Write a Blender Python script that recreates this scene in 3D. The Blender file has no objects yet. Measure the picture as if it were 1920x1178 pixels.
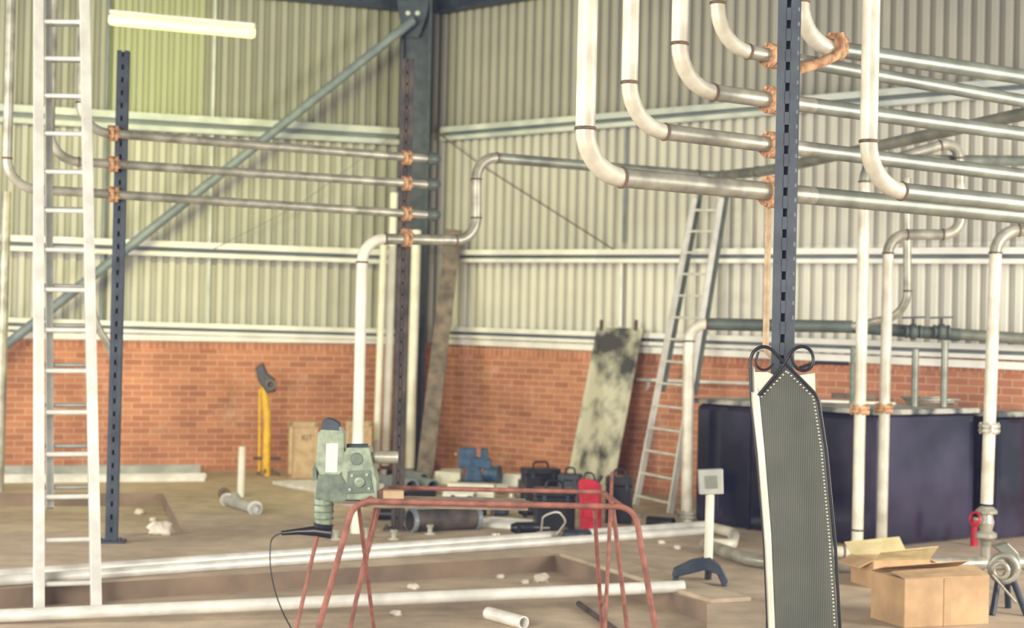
import bpy, math, random
from mathutils import Vector, Matrix
random.seed(4)
sc=bpy.context.scene
COL=sc.collection
try:
    sc.view_settings.view_transform='Standard'
    sc.view_settings.use_curve_mapping=True
    cm=sc.view_settings.curve_mapping
    cm.black_level=(-0.014,-0.015,-0.026); cm.white_level=(0.98,1.0,1.10); cm.update()
except Exception as ex: print(ex)
V=Vector
# ------------------------------------------------------------ camera
FPX=3000.0
H=1.7
pit=34.7/3000; rol=0.022
Fw=V((0,math.cos(pit),math.sin(pit))); R0=V((1,0,0)); U0=V((0,-math.sin(pit),math.cos(pit)))
Rt=R0*math.cos(rol)+U0*math.sin(rol); Up=U0*math.cos(rol)-R0*math.sin(rol)
O=V((0,0,H))
cam=bpy.data.cameras.new('camera'); cam.sensor_width=36; cam.lens=36*FPX/1920; cam.clip_end=200
cam.dof.use_dof=True; cam.dof.focus_distance=7.0; cam.dof.aperture_fstop=2.6
co=bpy.data.objects.new('camera',cam); COL.objects.link(co)
m=Matrix((( Rt.x,Up.x,-Fw.x,O.x),(Rt.y,Up.y,-Fw.y,O.y),(Rt.z,Up.z,-Fw.z,O.z),(0,0,0,1)))
co.matrix_world=m; sc.camera=co
# survey helpers: sight line -> point on a real plane of the building
def ray(px,py): return Fw+Rt*((px-960)/FPX)-Up*((py-589)/FPX)
def P(px,py,Y):
    d=ray(px,py); return O+d*(Y/d.y)
def G(px,py,z=0.0):
    d=ray(px,py); return O+d*((z-H)/d.z)
def PV(px,py,pt,th):
    n=V((-math.sin(th),math.cos(th),0)); d=ray(px,py)
    t=n.dot(V((pt[0],pt[1],0))-V((O.x,O.y,0)))/n.dot(d); return O+d*t
CX,CY=-1.054,19.77
LD=V((4.726,1.70,0)).normalized()   # toward the corner
RD=V((5.744,-5.13,0)).normalized()
LA=math.atan2(LD.y,LD.x); RA=math.atan2(RD.y,RD.x)
LN=V((LD.y,-LD.x,0)); RN=V((RD.y,-RD.x,0))  # into the room
def WL(px,py,off=0.1):
    p=V((CX,CY,0))+LN*off; return PV(px,py,p,LA)
def WR(px,py,off=0.1):
    p=V((CX,CY,0))+RN*off; return PV(px,py,p,RA)
TA=math.radians(31.5); TB=math.radians(28)
def A(px,py,o=0): return PV(px,py,(1.29,7.95+o),TA)
def B(px,py,o=0): return PV(px,py,(-0.9,13.55+o),TB)
def zz(p,z): return V((p.x,p.y,z))
CEIL=6.8
# ------------------------------------------------------------ materials
def mat(name,c,c2=None,rough=0.6,metal=0.0,scale=6.0,bump=0.0,detail=4,contrast=(0.35,0.65),emit=None,es=0):
    m=bpy.data.materials.new(name); m.use_nodes=True
    nt=m.node_tree; b=nt.nodes['Principled BSDF']
    b.inputs['Roughness'].default_value=rough; b.inputs['Metallic'].default_value=metal
    tc=nt.nodes.new('ShaderNodeTexCoord')
    n=nt.nodes.new('ShaderNodeTexNoise'); n.inputs['Scale'].default_value=scale; n.inputs['Detail'].default_value=detail
    nt.links.new(tc.outputs['Object'],n.inputs['Vector'])
    r=nt.nodes.new('ShaderNodeValToRGB')
    if c2 is None: c2=tuple(x*0.78 for x in c)
    r.color_ramp.elements[0].position=contrast[0]; r.color_ramp.elements[1].position=contrast[1]
    r.color_ramp.elements[0].color=(*c2,1); r.color_ramp.elements[1].color=(*c,1)
    nt.links.new(n.outputs['Fac'],r.inputs['Fac']); nt.links.new(r.outputs['Color'],b.inputs['Base Color'])
    if bump:
        bp=nt.nodes.new('ShaderNodeBump'); bp.inputs['Strength'].default_value=bump; bp.inputs['Distance'].default_value=0.01
        nt.links.new(n.outputs['Fac'],bp.inputs['Height']); nt.links.new(bp.outputs['Normal'],b.inputs['Normal'])
    if emit:
        b.inputs['Emission Color'].default_value=(*emit,1); b.inputs['Emission Strength'].default_value=es
    return m
M={}
M['white']=mat('white_painted_steel',(0.88,0.86,0.77),(0.68,0.65,0.56),0.42,0.0,3)
M['pipe']=mat('cream_pipe',(0.80,0.77,0.67),(0.52,0.47,0.38),0.38,0.1,5,0,8)
M['pipeg']=mat('grey_green_pipe',(0.30,0.315,0.27),(0.16,0.175,0.15),0.38,0.3,5,0,8)
M['pipel']=mat('galvanised_pipe',(0.50,0.48,0.41),(0.25,0.24,0.20),0.36,0.3,7,0,8)
M['pipedk']=mat('dark_pipe',(0.13,0.16,0.145),(0.075,0.095,0.09),0.5,0.2,5)
M['collar']=mat('weld_joint',(0.17,0.11,0.075),(0.08,0.055,0.04),0.7,0,20)
M['rust']=mat('red_oxide_flange',(0.66,0.38,0.20),(0.30,0.15,0.085),0.8,0,22,0,6,(.38,.6))
M['rustb']=mat('rust_beige',(0.55,0.42,0.28),(0.38,0.25,0.15),0.75,0,15)
M['alu']=mat('aluminium',(0.84,0.83,0.80),(0.64,0.63,0.60),0.36,0.15,6)
M['alug']=mat('weathered_aluminium',(0.46,0.47,0.44),(0.32,0.33,0.32),0.45,0.2,6)
M['girt']=mat('galvanised_rail',(0.92,0.91,0.88),(0.74,0.74,0.71),0.5,0.0,3)
M['girtg']=mat('grey_rail',(0.22,0.25,0.26),(0.14,0.17,0.19),0.5,0.0,3)
M['girtm']=mat('pale_grey_rail',(0.60,0.64,0.61),(0.40,0.45,0.44),0.5,0.0,3)
M['ceil']=mat('roof_sheet',(0.25,0.25,0.23),None,0.7)
M['navy']=mat('blue_grey_steel',(0.038,0.055,0.085),(0.015,0.026,0.048),0.5,0.1,8)
M['brace']=mat('brace_steel',(0.22,0.26,0.29),(0.14,0.18,0.22),0.5,0.1,6)
M['rusty']=mat('rusty_column',(0.10,0.075,0.065),(0.035,0.032,0.036),0.7,0.1,7)
M['plank']=mat('old_plank',(0.26,0.20,0.16),(0.12,0.10,0.088),0.85,0,8,0.3)
M['black']=mat('black_plastic',(0.012,0.013,0.02),(0.006,0.006,0.012),0.35)
M['tank']=mat('dark_tank',(0.050,0.044,0.085),(0.006,0.008,0.022),0.12,0,1.0,0.6,3,(.42,.64))  # purple-grey patches in the base colour stand in for wall reflections
M['tankg']=mat('tank_lid',(0.46,0.45,0.40),(0.07,0.08,0.085),0.5,0,5,0,8,(.40,.56))
M['redtube']=mat('red_oxide_tube',(0.36,0.135,0.10),(0.20,0.075,0.06),0.65,0,14)
M['green']=mat('machine_green',(0.36,0.42,0.32),(0.18,0.23,0.18),0.4,0,18)
M['greend']=mat('machine_dark_green',(0.16,0.21,0.165),(0.09,0.12,0.10),0.45,0,18)
M['label']=mat('label_white',(0.86,0.84,0.74),None,0.5)
M['wood']=mat('pale_wood',(0.60,0.43,0.27),(0.44,0.30,0.18),0.8,0,9)
M['woodt']=mat('table_board',(0.40,0.31,0.24),(0.26,0.19,0.15),0.8,0,9)
M['card']=mat('cardboard',(0.58,0.38,0.21),(0.42,0.27,0.15),0.85,0,5,.4)
M['cardi']=mat('cardboard_inside',(0.68,0.57,0.32),(0.48,0.40,0.21),0.85,0,5,.4)
M['yellow']=mat('yellow_paint',(0.85,0.52,0.03),(0.6,0.35,0.02),0.5,0,12)
M['red']=mat('red_paint',(0.52,0.012,0.04),(0.32,0.008,0.02),0.35,0,8)
M['blue']=mat('blue_paint',(0.05,0.13,0.27),(0.02,0.06,0.14),0.45,0,10)
M['web']=mat('grey_webbing',(0.120,0.128,0.112),(0.096,0.103,0.090),0.75,0,4)
M['cloth']=mat('white_rag',(0.8,0.75,0.66),(0.55,0.49,0.42),0.9,0,12,0.5)
M['concrete']=mat('concrete_kerb',(0.56,0.46,0.34),(0.38,0.30,0.22),0.9,0,3,.2)
M['pitwall']=mat('dark_concrete_edge',(0.28,0.20,0.145),(0.15,0.11,0.085),0.9,0,1.8,.3)  # pit sides a darker brown than the floor
M['plate']=mat('blotched_steel_plate',(0.60,0.58,0.46),(0.05,0.05,0.05),0.65,0.0,3.2,0.2,12,(0.40,0.62))
nt=M['plate'].node_tree; b=nt.nodes['Principled BSDF']; r=[n for n in nt.nodes if n.type=='VALTORGB'][0]; nz=[n for n in nt.nodes if n.type=='TEX_NOISE'][0]
tc=[n for n in nt.nodes if n.type=='TEX_COORD'][0]; sp=nt.nodes.new('ShaderNodeSeparateXYZ'); nt.links.new(tc.outputs['Object'],sp.inputs[0])
def mth(nt,op,a,b_):
    q=nt.nodes.new('ShaderNodeMath'); q.operation=op
    for i,x in enumerate((a,b_)):
        if isinstance(x,(int,float)): q.inputs[i].default_value=x
        else: nt.links.new(x,q.inputs[i])
    return q.outputs[0]
zt_=mth(nt,'POWER',mth(nt,'MULTIPLY',sp.outputs['Z'],0.58),3.0)
f=mth(nt,'SUBTRACT',mth(nt,'ADD',nz.outputs['Fac'],0.10),mth(nt,'MULTIPLY',zt_,0.17)); nt.links.new(f,r.inputs['Fac'])
nt=M['web'].node_tree; b=nt.nodes['Principled BSDF']
w=nt.nodes.new('ShaderNodeTexWave'); w.inputs['Scale'].default_value=30; w.bands_direction='X'
tc=nt.nodes.new('ShaderNodeTexCoord'); nt.links.new(tc.outputs['Object'],w.inputs['Vector'])
bp=nt.nodes.new('ShaderNodeBump'); bp.inputs['Strength'].default_value=0.7; bp.inputs['Distance'].default_value=0.004
nt.links.new(w.outputs['Color'],bp.inputs['Height']); nt.links.new(bp.outputs['Normal'],b.inputs['Normal'])
def brickmat():
    m=bpy.data.materials.new('red_brick'); m.use_nodes=True; nt=m.node_tree; b=nt.nodes['Principled BSDF']; b.inputs['Roughness'].default_value=0.9
    L=nt.links.new; N=nt.nodes.new
    tc=N('ShaderNodeTexCoord'); sp=N('ShaderNodeSeparateXYZ'); L(tc.outputs['Object'],sp.inputs[0])
    cb=N('ShaderNodeCombineXYZ'); L(sp.outputs['X'],cb.inputs['X']); L(sp.outputs['Z'],cb.inputs['Y'])
    def bt(w,h,off):
        t=N('ShaderNodeTexBrick'); t.offset=off; t.inputs['Scale'].default_value=1; t.inputs['Brick Width'].default_value=w; t.inputs['Row Height'].default_value=h
        t.inputs['Mortar Size'].default_value=0.007; t.inputs['Mortar Smooth'].default_value=0.6
        t.inputs['Color1'].default_value=(0.58,0.25,0.145,1); t.inputs['Color2'].default_value=(0.41,0.16,0.095,1); t.inputs['Mortar'].default_value=(0.60,0.41,0.29,1)
        L(cb.outputs[0],t.inputs['Vector']); return t
    a=bt(0.215,0.072,0.5); s=bt(0.072,0.5,0.0)
    gt=N('ShaderNodeMath'); gt.operation='GREATER_THAN'; gt.inputs[1].default_value=1.425; L(sp.outputs['Z'],gt.inputs[0])
    mx=N('ShaderNodeMixRGB'); L(gt.outputs[0],mx.inputs['Fac']); L(a.outputs['Color'],mx.inputs['Color1']); L(s.outputs['Color'],mx.inputs['Color2'])
    n=N('ShaderNodeTexNoise'); n.inputs['Scale'].default_value=1.6; n.inputs['Detail'].default_value=6; L(tc.outputs['Object'],n.inputs['Vector'])
    r=N('ShaderNodeValToRGB'); r.color_ramp.elements[0].position=.3; r.color_ramp.elements[1].position=.7
    r.color_ramp.elements[0].color=(0.78,0.76,0.76,1); r.color_ramp.elements[1].color=(1.15,1.13,1.1,1); L(n.outputs['Fac'],r.inputs['Fac'])
    mu=N('ShaderNodeMixRGB'); mu.blend_type='MULTIPLY'; mu.inputs['Fac'].default_value=1; L(mx.outputs[0],mu.inputs['Color1']); L(r.outputs['Color'],mu.inputs['Color2'])
    n2=N('ShaderNodeTexNoise'); n2.inputs['Scale'].default_value=2.3; n2.inputs['Detail'].default_value=10; n2.inputs['Roughness'].default_value=.7; L(tc.outputs['Object'],n2.inputs['Vector'])
    r2=N('ShaderNodeValToRGB'); r2.color_ramp.elements[0].position=.58; r2.color_ramp.elements[1].position=.74; r2.color_ramp.elements[1].color=(.38,.38,.38,1); L(n2.outputs['Fac'],r2.inputs['Fac'])
    m2=N('ShaderNodeMixRGB'); L(r2.outputs['Color'],m2.inputs['Fac']); L(mu.outputs[0],m2.inputs['Color1']); m2.inputs['Color2'].default_value=(.76,.60,.48,1)
    L(m2.outputs[0],b.inputs['Base Color']); return m
M['brick']=brickmat()
PITCH=0.14; RIB=0.048
def cladmat(name,lo,hi):
    m=bpy.data.materials.new(name); m.use_nodes=True; nt=m.node_tree; b=nt.nodes['Principled BSDF']; b.inputs['Roughness'].default_value=0.6
    L=nt.links.new; N=nt.nodes.new
    tc=N('ShaderNodeTexCoord'); sp=N('ShaderNodeSeparateXYZ'); L(tc.outputs['Object'],sp.inputs[0])
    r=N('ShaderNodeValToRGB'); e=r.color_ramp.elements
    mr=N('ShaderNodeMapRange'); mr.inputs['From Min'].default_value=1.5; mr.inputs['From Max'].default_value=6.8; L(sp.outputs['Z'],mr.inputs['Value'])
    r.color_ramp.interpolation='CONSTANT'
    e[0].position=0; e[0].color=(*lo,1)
    e[1].position=(4.12-1.5)/5.3; e[1].color=(*hi,1)  # sheets darken upward in bands: the wall's light falloff put into the colour
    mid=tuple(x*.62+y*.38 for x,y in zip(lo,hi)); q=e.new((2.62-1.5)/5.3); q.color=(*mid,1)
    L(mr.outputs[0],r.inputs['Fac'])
    n=N('ShaderNodeTexNoise'); n.inputs['Scale'].default_value=1.2; n.inputs['Detail'].default_value=5; L(tc.outputs['Object'],n.inputs['Vector'])
    r2=N('ShaderNodeValToRGB'); r2.color_ramp.elements[0].position=.3; r2.color_ramp.elements[1].position=.7
    r2.color_ramp.elements[0].color=(0.86,0.86,0.88,1); r2.color_ramp.elements[1].color=(1.05,1.05,1.03,1); L(n.outputs['Fac'],r2.inputs['Fac'])
    mu=N('ShaderNodeMixRGB'); mu.blend_type='MULTIPLY'; mu.inputs['Fac'].default_value=1; L(r.outputs[0],mu.inputs['Color1']); L(r2.outputs['Color'],mu.inputs['Color2'])
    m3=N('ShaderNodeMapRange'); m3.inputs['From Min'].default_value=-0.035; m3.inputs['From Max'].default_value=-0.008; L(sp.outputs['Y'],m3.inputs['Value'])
    r3=N('ShaderNodeValToRGB'); r3.color_ramp.elements[0].color=(1.04,1.04,1.04,1); r3.color_ramp.elements[1].color=(.80,.80,.81,1); L(m3.outputs[0],r3.inputs['Fac'])  # groove shade painted in: valleys darker, rib crowns slightly lighter
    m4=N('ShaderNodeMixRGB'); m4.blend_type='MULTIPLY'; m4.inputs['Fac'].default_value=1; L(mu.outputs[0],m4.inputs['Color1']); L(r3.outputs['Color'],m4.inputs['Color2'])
    L(m4.outputs[0],b.inputs['Base Color']); return m
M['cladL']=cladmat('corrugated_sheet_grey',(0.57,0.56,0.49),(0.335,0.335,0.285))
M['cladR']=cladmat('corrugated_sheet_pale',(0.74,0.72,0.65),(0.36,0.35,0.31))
M['sky']=mat('translucent_sheet',(0.36,0.39,0.24),(0.33,0.355,0.23),0.5,0,1.2)
def floormat():
    m=mat('dusty_concrete_floor',(0.62,0.50,0.375),(0.38,0.295,0.22),0.9,0,0.8,0.1,6,(0.3,0.7))
    nt=m.node_tree; b=nt.nodes['Principled BSDF']; L=nt.links.new; N=nt.nodes.new
    src=b.inputs['Base Color'].links[0].from_socket
    tc=N('ShaderNodeTexCoord'); n=N('ShaderNodeTexNoise'); n.inputs['Scale'].default_value=5; n.inputs['Detail'].default_value=5; L(tc.outputs['Object'],n.inputs['Vector'])
    r=N('ShaderNodeValToRGB'); r.color_ramp.elements[0].position=.35; r.color_ramp.elements[1].position=.65
    r.color_ramp.elements[0].color=(0.84,0.84,0.85,1); r.color_ramp.elements[1].color=(1.08,1.07,1.06,1); L(n.outputs['Fac'],r.inputs['Fac'])
    mu=N('ShaderNodeMixRGB'); mu.blend_type='MULTIPLY'; mu.inputs['Fac'].default_value=1; L(src,mu.inputs['Color1']); L(r.outputs['Color'],mu.inputs['Color2']); L(mu.outputs[0],b.inputs['Base Color'])
    return m
M['floor']=floormat()
# ------------------------------------------------------------ mesh builder
def rounded(pts,rad,n=8):
    pts=[V(p) for p in pts]; out=[pts[0]]
    for i in range(1,len(pts)-1):
        a,b,c=pts[i-1],pts[i],pts[i+1]
        r=min(rad,(a-b).length*0.48,(c-b).length*0.48)
        p=b+(a-b).normalized()*r; q=b+(c-b).normalized()*r
        k=0.5523
        c1=p.lerp(b,k); c2=q.lerp(b,k)
        for j in range(n+1):
            t=j/n; s=1-t
            out.append(p*s**3+c1*3*s*s*t+c2*3*s*t*t+q*t**3)
    out.append(pts[-1]); return out
def frame(d):
    d=d.normalized(); a=V((0,0,1)) if abs(d.z)<0.9 else V((1,0,0))
    x=d.cross(a).normalized(); return x,d.cross(x).normalized()
class MB:
    def __init__(s): s.v=[]; s.f=[]; s.sm=[]; s.mi=[]
    def add(s,vs,fs,sm=False,mi=0):
        o=len(s.v); s.v+= [V(v) for v in vs]; s.f+=[tuple(i+o for i in f) for f in fs]; s.sm+=[sm]*len(fs); s.mi+=[mi]*len(fs); return s
    def bar(s,p0,p1,w,h,up=(0,0,1),mi=0):
        p0,p1=V(p0),V(p1); d=(p1-p0).normalized(); x=d.cross(V(up))
        if x.length<1e-4: x=V((1,0,0))
        x.normalize(); y=x.cross(d).normalized(); x=x*w/2; y=y*h/2
        vs=[p0-x-y,p0+x-y,p0+x+y,p0-x+y,p1-x-y,p1+x-y,p1+x+y,p1-x+y]
        return s.add(vs,[(3,2,1,0),(4,5,6,7),(0,1,5,4),(1,2,6,5),(2,3,7,6),(3,0,4,7)],False,mi)
    def box(s,c,size,rz=0):
        c=V(c); hx,hy,hz=size[0]/2,size[1]/2,size[2]/2; R=Matrix.Rotation(rz,3,'Z')
        vs=[c+R@V((x*hx,y*hy,z*hz)) for z in(-1,1) for x,y in((-1,-1),(1,-1),(1,1),(-1,1))]
        return s.add(vs,[(3,2,1,0),(4,5,6,7),(0,1,5,4),(1,2,6,5),(2,3,7,6),(3,0,4,7)])
    def prism(s,poly,vec):
        n=len(poly); vec=V(vec); poly=[V(p) for p in poly]
        return s.add(poly+[p+vec for p in poly],[tuple(range(n)),tuple(range(2*n-1,n-1,-1))]+[(i,i+n,(i+1)%n+n,(i+1)%n) for i in range(n)])
    def tube(s,path,r,seg=14,cap=True):
        path=[V(p) for p in path]; vs=[];n=len(path)
        x,y=frame(path[1]-path[0])
        for i,p in enumerate(path):
            d=(path[min(i+1,n-1)]-path[max(i-1,0)]).normalized()
            x=(x-d*x.dot(d)); 
            if x.length<1e-6: x,_=frame(d)
            x.normalize(); y=d.cross(x)
            rr=r[i] if isinstance(r,(list,tuple)) else r
            for k in range(seg):
                a=2*math.pi*k/seg; vs.append(p+x*(math.cos(a)*rr)+y*(math.sin(a)*rr))
        fs=[(i*seg+k,i*seg+(k+1)%seg,(i+1)*seg+(k+1)%seg,(i+1)*seg+k) for i in range(n-1) for k in range(seg)]
        s.add(vs,fs,True)
        if cap:
            s.add([v for v in vs[:seg]],[tuple(range(seg-1,-1,-1))]); s.add([v for v in vs[-seg:]],[tuple(range(seg))])
        return s
    def cyl(s,p0,p1,r,r2=None,seg=18):
        return s.tube([p0,p1],[r,r if r2 is None else r2],seg)
    def pipe(s,p0,p1,r,ri,seg=20):  # hollow
        p0,p1=V(p0),V(p1); x,y=frame(p1-p0); vs=[]
        for p,rr in((p0,r),(p1,r),(p1,ri),(p0,ri)):
            for k in range(seg):
                a=2*math.pi*k/seg; vs.append(p+x*math.cos(a)*rr+y*math.sin(a)*rr)
        fs=[(i*seg+k,i*seg+(k+1)%seg,((i+1)%4)*seg+(k+1)%seg,((i+1)%4)*seg+k) for i in range(4) for k in range(seg)]
        return s.add(vs,fs)
    def lathe(s,c,axis,prof,seg=24):
        c=V(c); d=V(axis).normalized(); x,y=frame(d); vs=[]
        for t,r in prof:
            for k in range(seg):
                a=2*math.pi*k/seg; vs.append(c+d*t+x*math.cos(a)*r+y*math.sin(a)*r)
        n=len(prof)
        fs=[(i*seg+k,i*seg+(k+1)%seg,(i+1)*seg+(k+1)%seg,(i+1)*seg+k) for i in range(n-1) for k in range(seg)]
        fs+=[tuple(range(seg-1,-1,-1)),tuple((n-1)*seg+k for k in range(seg))]
        return s.add(vs,fs)
    def torus(s,c,axis,R,r,seg=28,sg=10):
        c=V(c); x,y=frame(V(axis)); pts=[c+x*math.cos(2*math.pi*k/seg)*R+y*math.sin(2*math.pi*k/seg)*R for k in range(seg+1)]
        return s.tube(pts,r,sg,False)
    def blob(s,c,rad,seed=0,n=10,jit=.25):
        c=V(c); rd=random.Random(seed); vs=[];fs=[]
        for i in range(n+1):
            for j in range(n*2):
                th=math.pi*i/n; ph=math.pi*j/n
                k=1+rd.uniform(-jit,jit) if 0<i<n else 1
                vs.append(c+V((math.sin(th)*math.cos(ph)*rad[0]*k,math.sin(th)*math.sin(ph)*rad[1]*k,math.cos(th)*rad[2]*k)))
        m_=n*2
        for i in range(n):
            for j in range(m_): fs.append((i*m_+j,i*m_+(j+1)%m_,(i+1)*m_+(j+1)%m_,(i+1)*m_+j))
        return s.add(vs,fs,True)
    def obj(s,name,mt,parent=None,bevel=0,label=None,cat=None,kind=None,group=None):
        xs=[v.x for v in s.v]; ys=[v.y for v in s.v]; zs=[v.z for v in s.v]
        o=V(((min(xs)+max(xs))/2,(min(ys)+max(ys))/2,min(zs)))
        me=bpy.data.meshes.new(name); me.from_pydata([v-o for v in s.v],[],s.f)
        me.polygons.foreach_set('use_smooth',s.sm); me.polygons.foreach_set('material_index',s.mi)
        for q in (mt if isinstance(mt,(list,tuple)) else [mt]): me.materials.append(M[q])
        import bmesh as _b
        bm=_b.new(); bm.from_mesh(me); _b.ops.recalc_face_normals(bm,faces=bm.faces); bm.to_mesh(me); bm.free()
        me.update()
        ob=bpy.data.objects.new(name,me); COL.objects.link(ob)
        if parent:
            ob.parent=parent; ob.location=o-PL[parent.name]
        else: ob.location=o
        PL[ob.name]=o
        if bevel:
            b=ob.modifiers.new('bevel','BEVEL'); b.width=bevel; b.segments=2; b.limit_method='ANGLE'
        tag(ob,label,cat,kind,group); return ob
PL={}
def tag(ob,label=None,cat=None,kind=None,group=None):
    if label: ob['label']=label
    if cat: ob['category']=cat
    if kind: ob['kind']=kind
    if group: ob['group']=group
def empty(name,at,label,cat,group=None):
    e=bpy.data.objects.new(name,None); e.empty_display_size=0.1; COL.objects.link(e); e.location=V(at); PL[e.name]=V(at); tag(e,label,cat,None,group); return e
def slab(px,Y,depth): 
    return MB().prism([P(a,b,Y) for a,b in px],(0,depth,0))
# ------------------------------------------------------------ setting
def ribprof(x0,x1,dy=0):
    prof=[]; x=x0; p=PITCH
    while x<x1-1e-6:
        prof+=[(x,dy),(x+p*0.36,dy),(x+p*0.48,dy-RIB),(x+p*0.88,dy-RIB)]; x+=p
    prof.append((x,dy)); return prof
def wall(name,ang,x0,x1,label,cl):
    mb=MB(); z0,z1=1.5,CEIL
    mb.add([(x,y,z) for z in(0,1.55) for x,y in((x0,-0.08),(x1,-0.08),(x1,0.15),(x0,0.15))],[(3,2,1,0),(4,5,6,7),(0,1,5,4),(1,2,6,5),(2,3,7,6),(3,0,4,7)],False,0)
    prof=ribprof(x0,x1)
    n=len(prof); mb.add([(a,b,z0) for a,b in prof]+[(a,b,z1) for a,b in prof],[(i,i+1,n+i+1,n+i) for i in range(n-1)],False,1)
    me=bpy.data.meshes.new(name); me.from_pydata(mb.v,[],mb.f); me.polygons.foreach_set('material_index',mb.mi)
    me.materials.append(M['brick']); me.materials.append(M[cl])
    ob=bpy.data.objects.new(name,me); COL.objects.link(ob); ob.location=(CX,CY,0); ob.rotation_euler=(0,0,ang); tag(ob,label,None,'structure')
    return ob
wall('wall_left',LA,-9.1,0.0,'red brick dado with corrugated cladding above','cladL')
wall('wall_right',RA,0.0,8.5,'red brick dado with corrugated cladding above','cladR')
from mathutils.geometry import tessellate_polygon
outer=[V((-12,-3,0)),V((9,-3,0)),V((9,21,0)),V((-12,21,0))]
pit1=[V((-9,3,0)),V((0.9,3,0)),V((0.95,7.5,0)),V((1.28,10.2,0)),G(1040,1042),V((-9,6.82,0))]
q1,q2,q3=G(305,925),G(345,1000),G(0,925); q4=G(0,1000)
pit2=[q4+(q4-q2)*1.2,q2,q1,q3+(q3-q1)*0.8]
loops=[outer,pit1,pit2]; tri=tessellate_polygon(loops); flat=[v for l in loops for v in l]
fb=MB(); fb.add(flat,[tuple(t) for t in tri])
for l,dz in((pit1,-0.12),(pit2,-0.13)):
    n=len(l); lo=[v+V((0,0,dz)) for v in l]
    fb.add(l+lo,[(i,(i+1)%n,n+(i+1)%n,n+i) for i in range(n)],False,1); fb.add(lo,[tuple(range(n))])
me=bpy.data.meshes.new('floor'); me.from_pydata(fb.v,[],fb.f); me.polygons.foreach_set('material_index',fb.mi); me.materials.append(M['floor']); me.materials.append(M['pitwall'])
fo=bpy.data.objects.new('floor',me); COL.objects.link(fo); tag(fo,'dusty tan concrete floor with shallow pits',None,'structure')
MB().box((-1.5,12.8,CEIL+0.05),(24,17,0.1)).obj('ceiling','ceil',None,label='grey sheeted roof underside',kind='structure')
tn=[0]
def rail(p0,p1,h,mt='girt',web='girtg',d=0.09,label='galvanised horizontal cladding rail'):
    tn[0]+=1; mb=MB(); mb.bar(p0,p1,0.02,h,mi=1); 
    n=(p1-p0).normalized().cross(V((0,0,1))); n=n if n.y<0 else -n
    up=V((0,0,h/2)); l=h*.40
    mb.bar(p0+up+n*d/2,p1+up+n*d/2,d,0.014); mb.bar(p0-up+n*d/2,p1-up+n*d/2,d,0.014)
    u1=V((0,0,h/2-l/2)); u2=V((0,0,-h/2+l*.35))
    mb.bar(p0+u1+n*d,p1+u1+n*d,0.012,l); mb.bar(p0+u2+n*d,p1+u2+n*d,0.012,l*.7)
    return mb.obj('trim_%d'%tn[0],[mt,web],label=label,kind='structure')
rail(WL(-90,208),WL(745,257),0.19,'girtm',label='grey upper cladding rail')
rail(WL(-90,452),WL(745,483),0.16,'girt')
rail(WL(-90,604),WL(748,628),0.12,'girt')
rail(WR(835,253),WR(1990,158),0.15,'girtm',label='grey upper cladding rail')
rail(WR(862,481),WR(1990,480),0.135)
rail(WR(845,623),WR(1990,664),0.12)
def flash(p0,p1):
    tn[0]+=1; MB().bar(p0,p1,0.10,0.07).obj('trim_%d'%tn[0],'girt',label='white sill flashing on top of the brickwork',kind='structure')
flash(WL(-90,627,0.1),WL(748,640,0.1)); flash(WR(845,640,0.1),WR(1990,690,0.1))
def ebeam(p0,p1):
    tn[0]+=1; mb=MB(); mb.bar(p0,p1,0.02,0.26); u=V((0,0,.13)); mb.bar(p0+u,p1+u,.16,.02); mb.bar(p0-u,p1-u,.16,.02)
    mb.obj('trim_%d'%tn[0],'navy',label='blue-grey steel eaves beam',kind='structure')
a=WL(735,0,.2); z_e=a.z+0.02
c=V((CX,CY,z_e))
ebeam(c+LN*.2-LD*0.35,c+LN*.2-LD*8.5); 
b_=c+V((0,0,-0.02)); ebeam(b_+RN*.2+RD*.25,b_+RN*.2+RD*8)
def post(p0,p1,w,mt,label):
    tn[0]+=1; MB().bar(p0,p1,w,0.03,(1,0,0)).obj('trim_%d'%tn[0],mt,label=label,kind='structure')
t=WL(395,400,.07); post(zz(t,1.65),zz(t,5.6),0.035,'girtm','pale vertical cladding strip')
t=WL(203,100,.07); post(zz(t,1.65),zz(t,6.5),0.06,'girtg','grey vertical cladding post')
t=WR(1170,400,.07); post(zz(t,2.72),zz(t,4.1),0.018,'brace','dark vertical sheet joint')
t=WR(1164,540,.07); post(zz(t,1.8),zz(t,2.55),0.05,'girt','white vertical cladding strip')
xa=(zz(WL(212,60,0),0)-V((CX,CY,0))).dot(LD); xb=(zz(WL(388,60,0),0)-V((CX,CY,0))).dot(LD)
xa=-9.1+PITCH*round((xa+9.1)/PITCH); xb=-9.1+PITCH*round((xb+9.1)/PITCH)
prof=ribprof(xa,xb,-.008); n=len(prof)
W=lambda a,b,z: V((CX,CY,z))+LD*a+LN*(-b)
MB().add([W(a,b,4.16) for a,b in prof]+[W(a,b,5.6) for a,b in prof],[(i,i+1,n+i+1,n+i) for i in range(n-1)]).obj('window_1','sky',label='greenish ribbed translucent wall light sheet',kind='structure')
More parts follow.
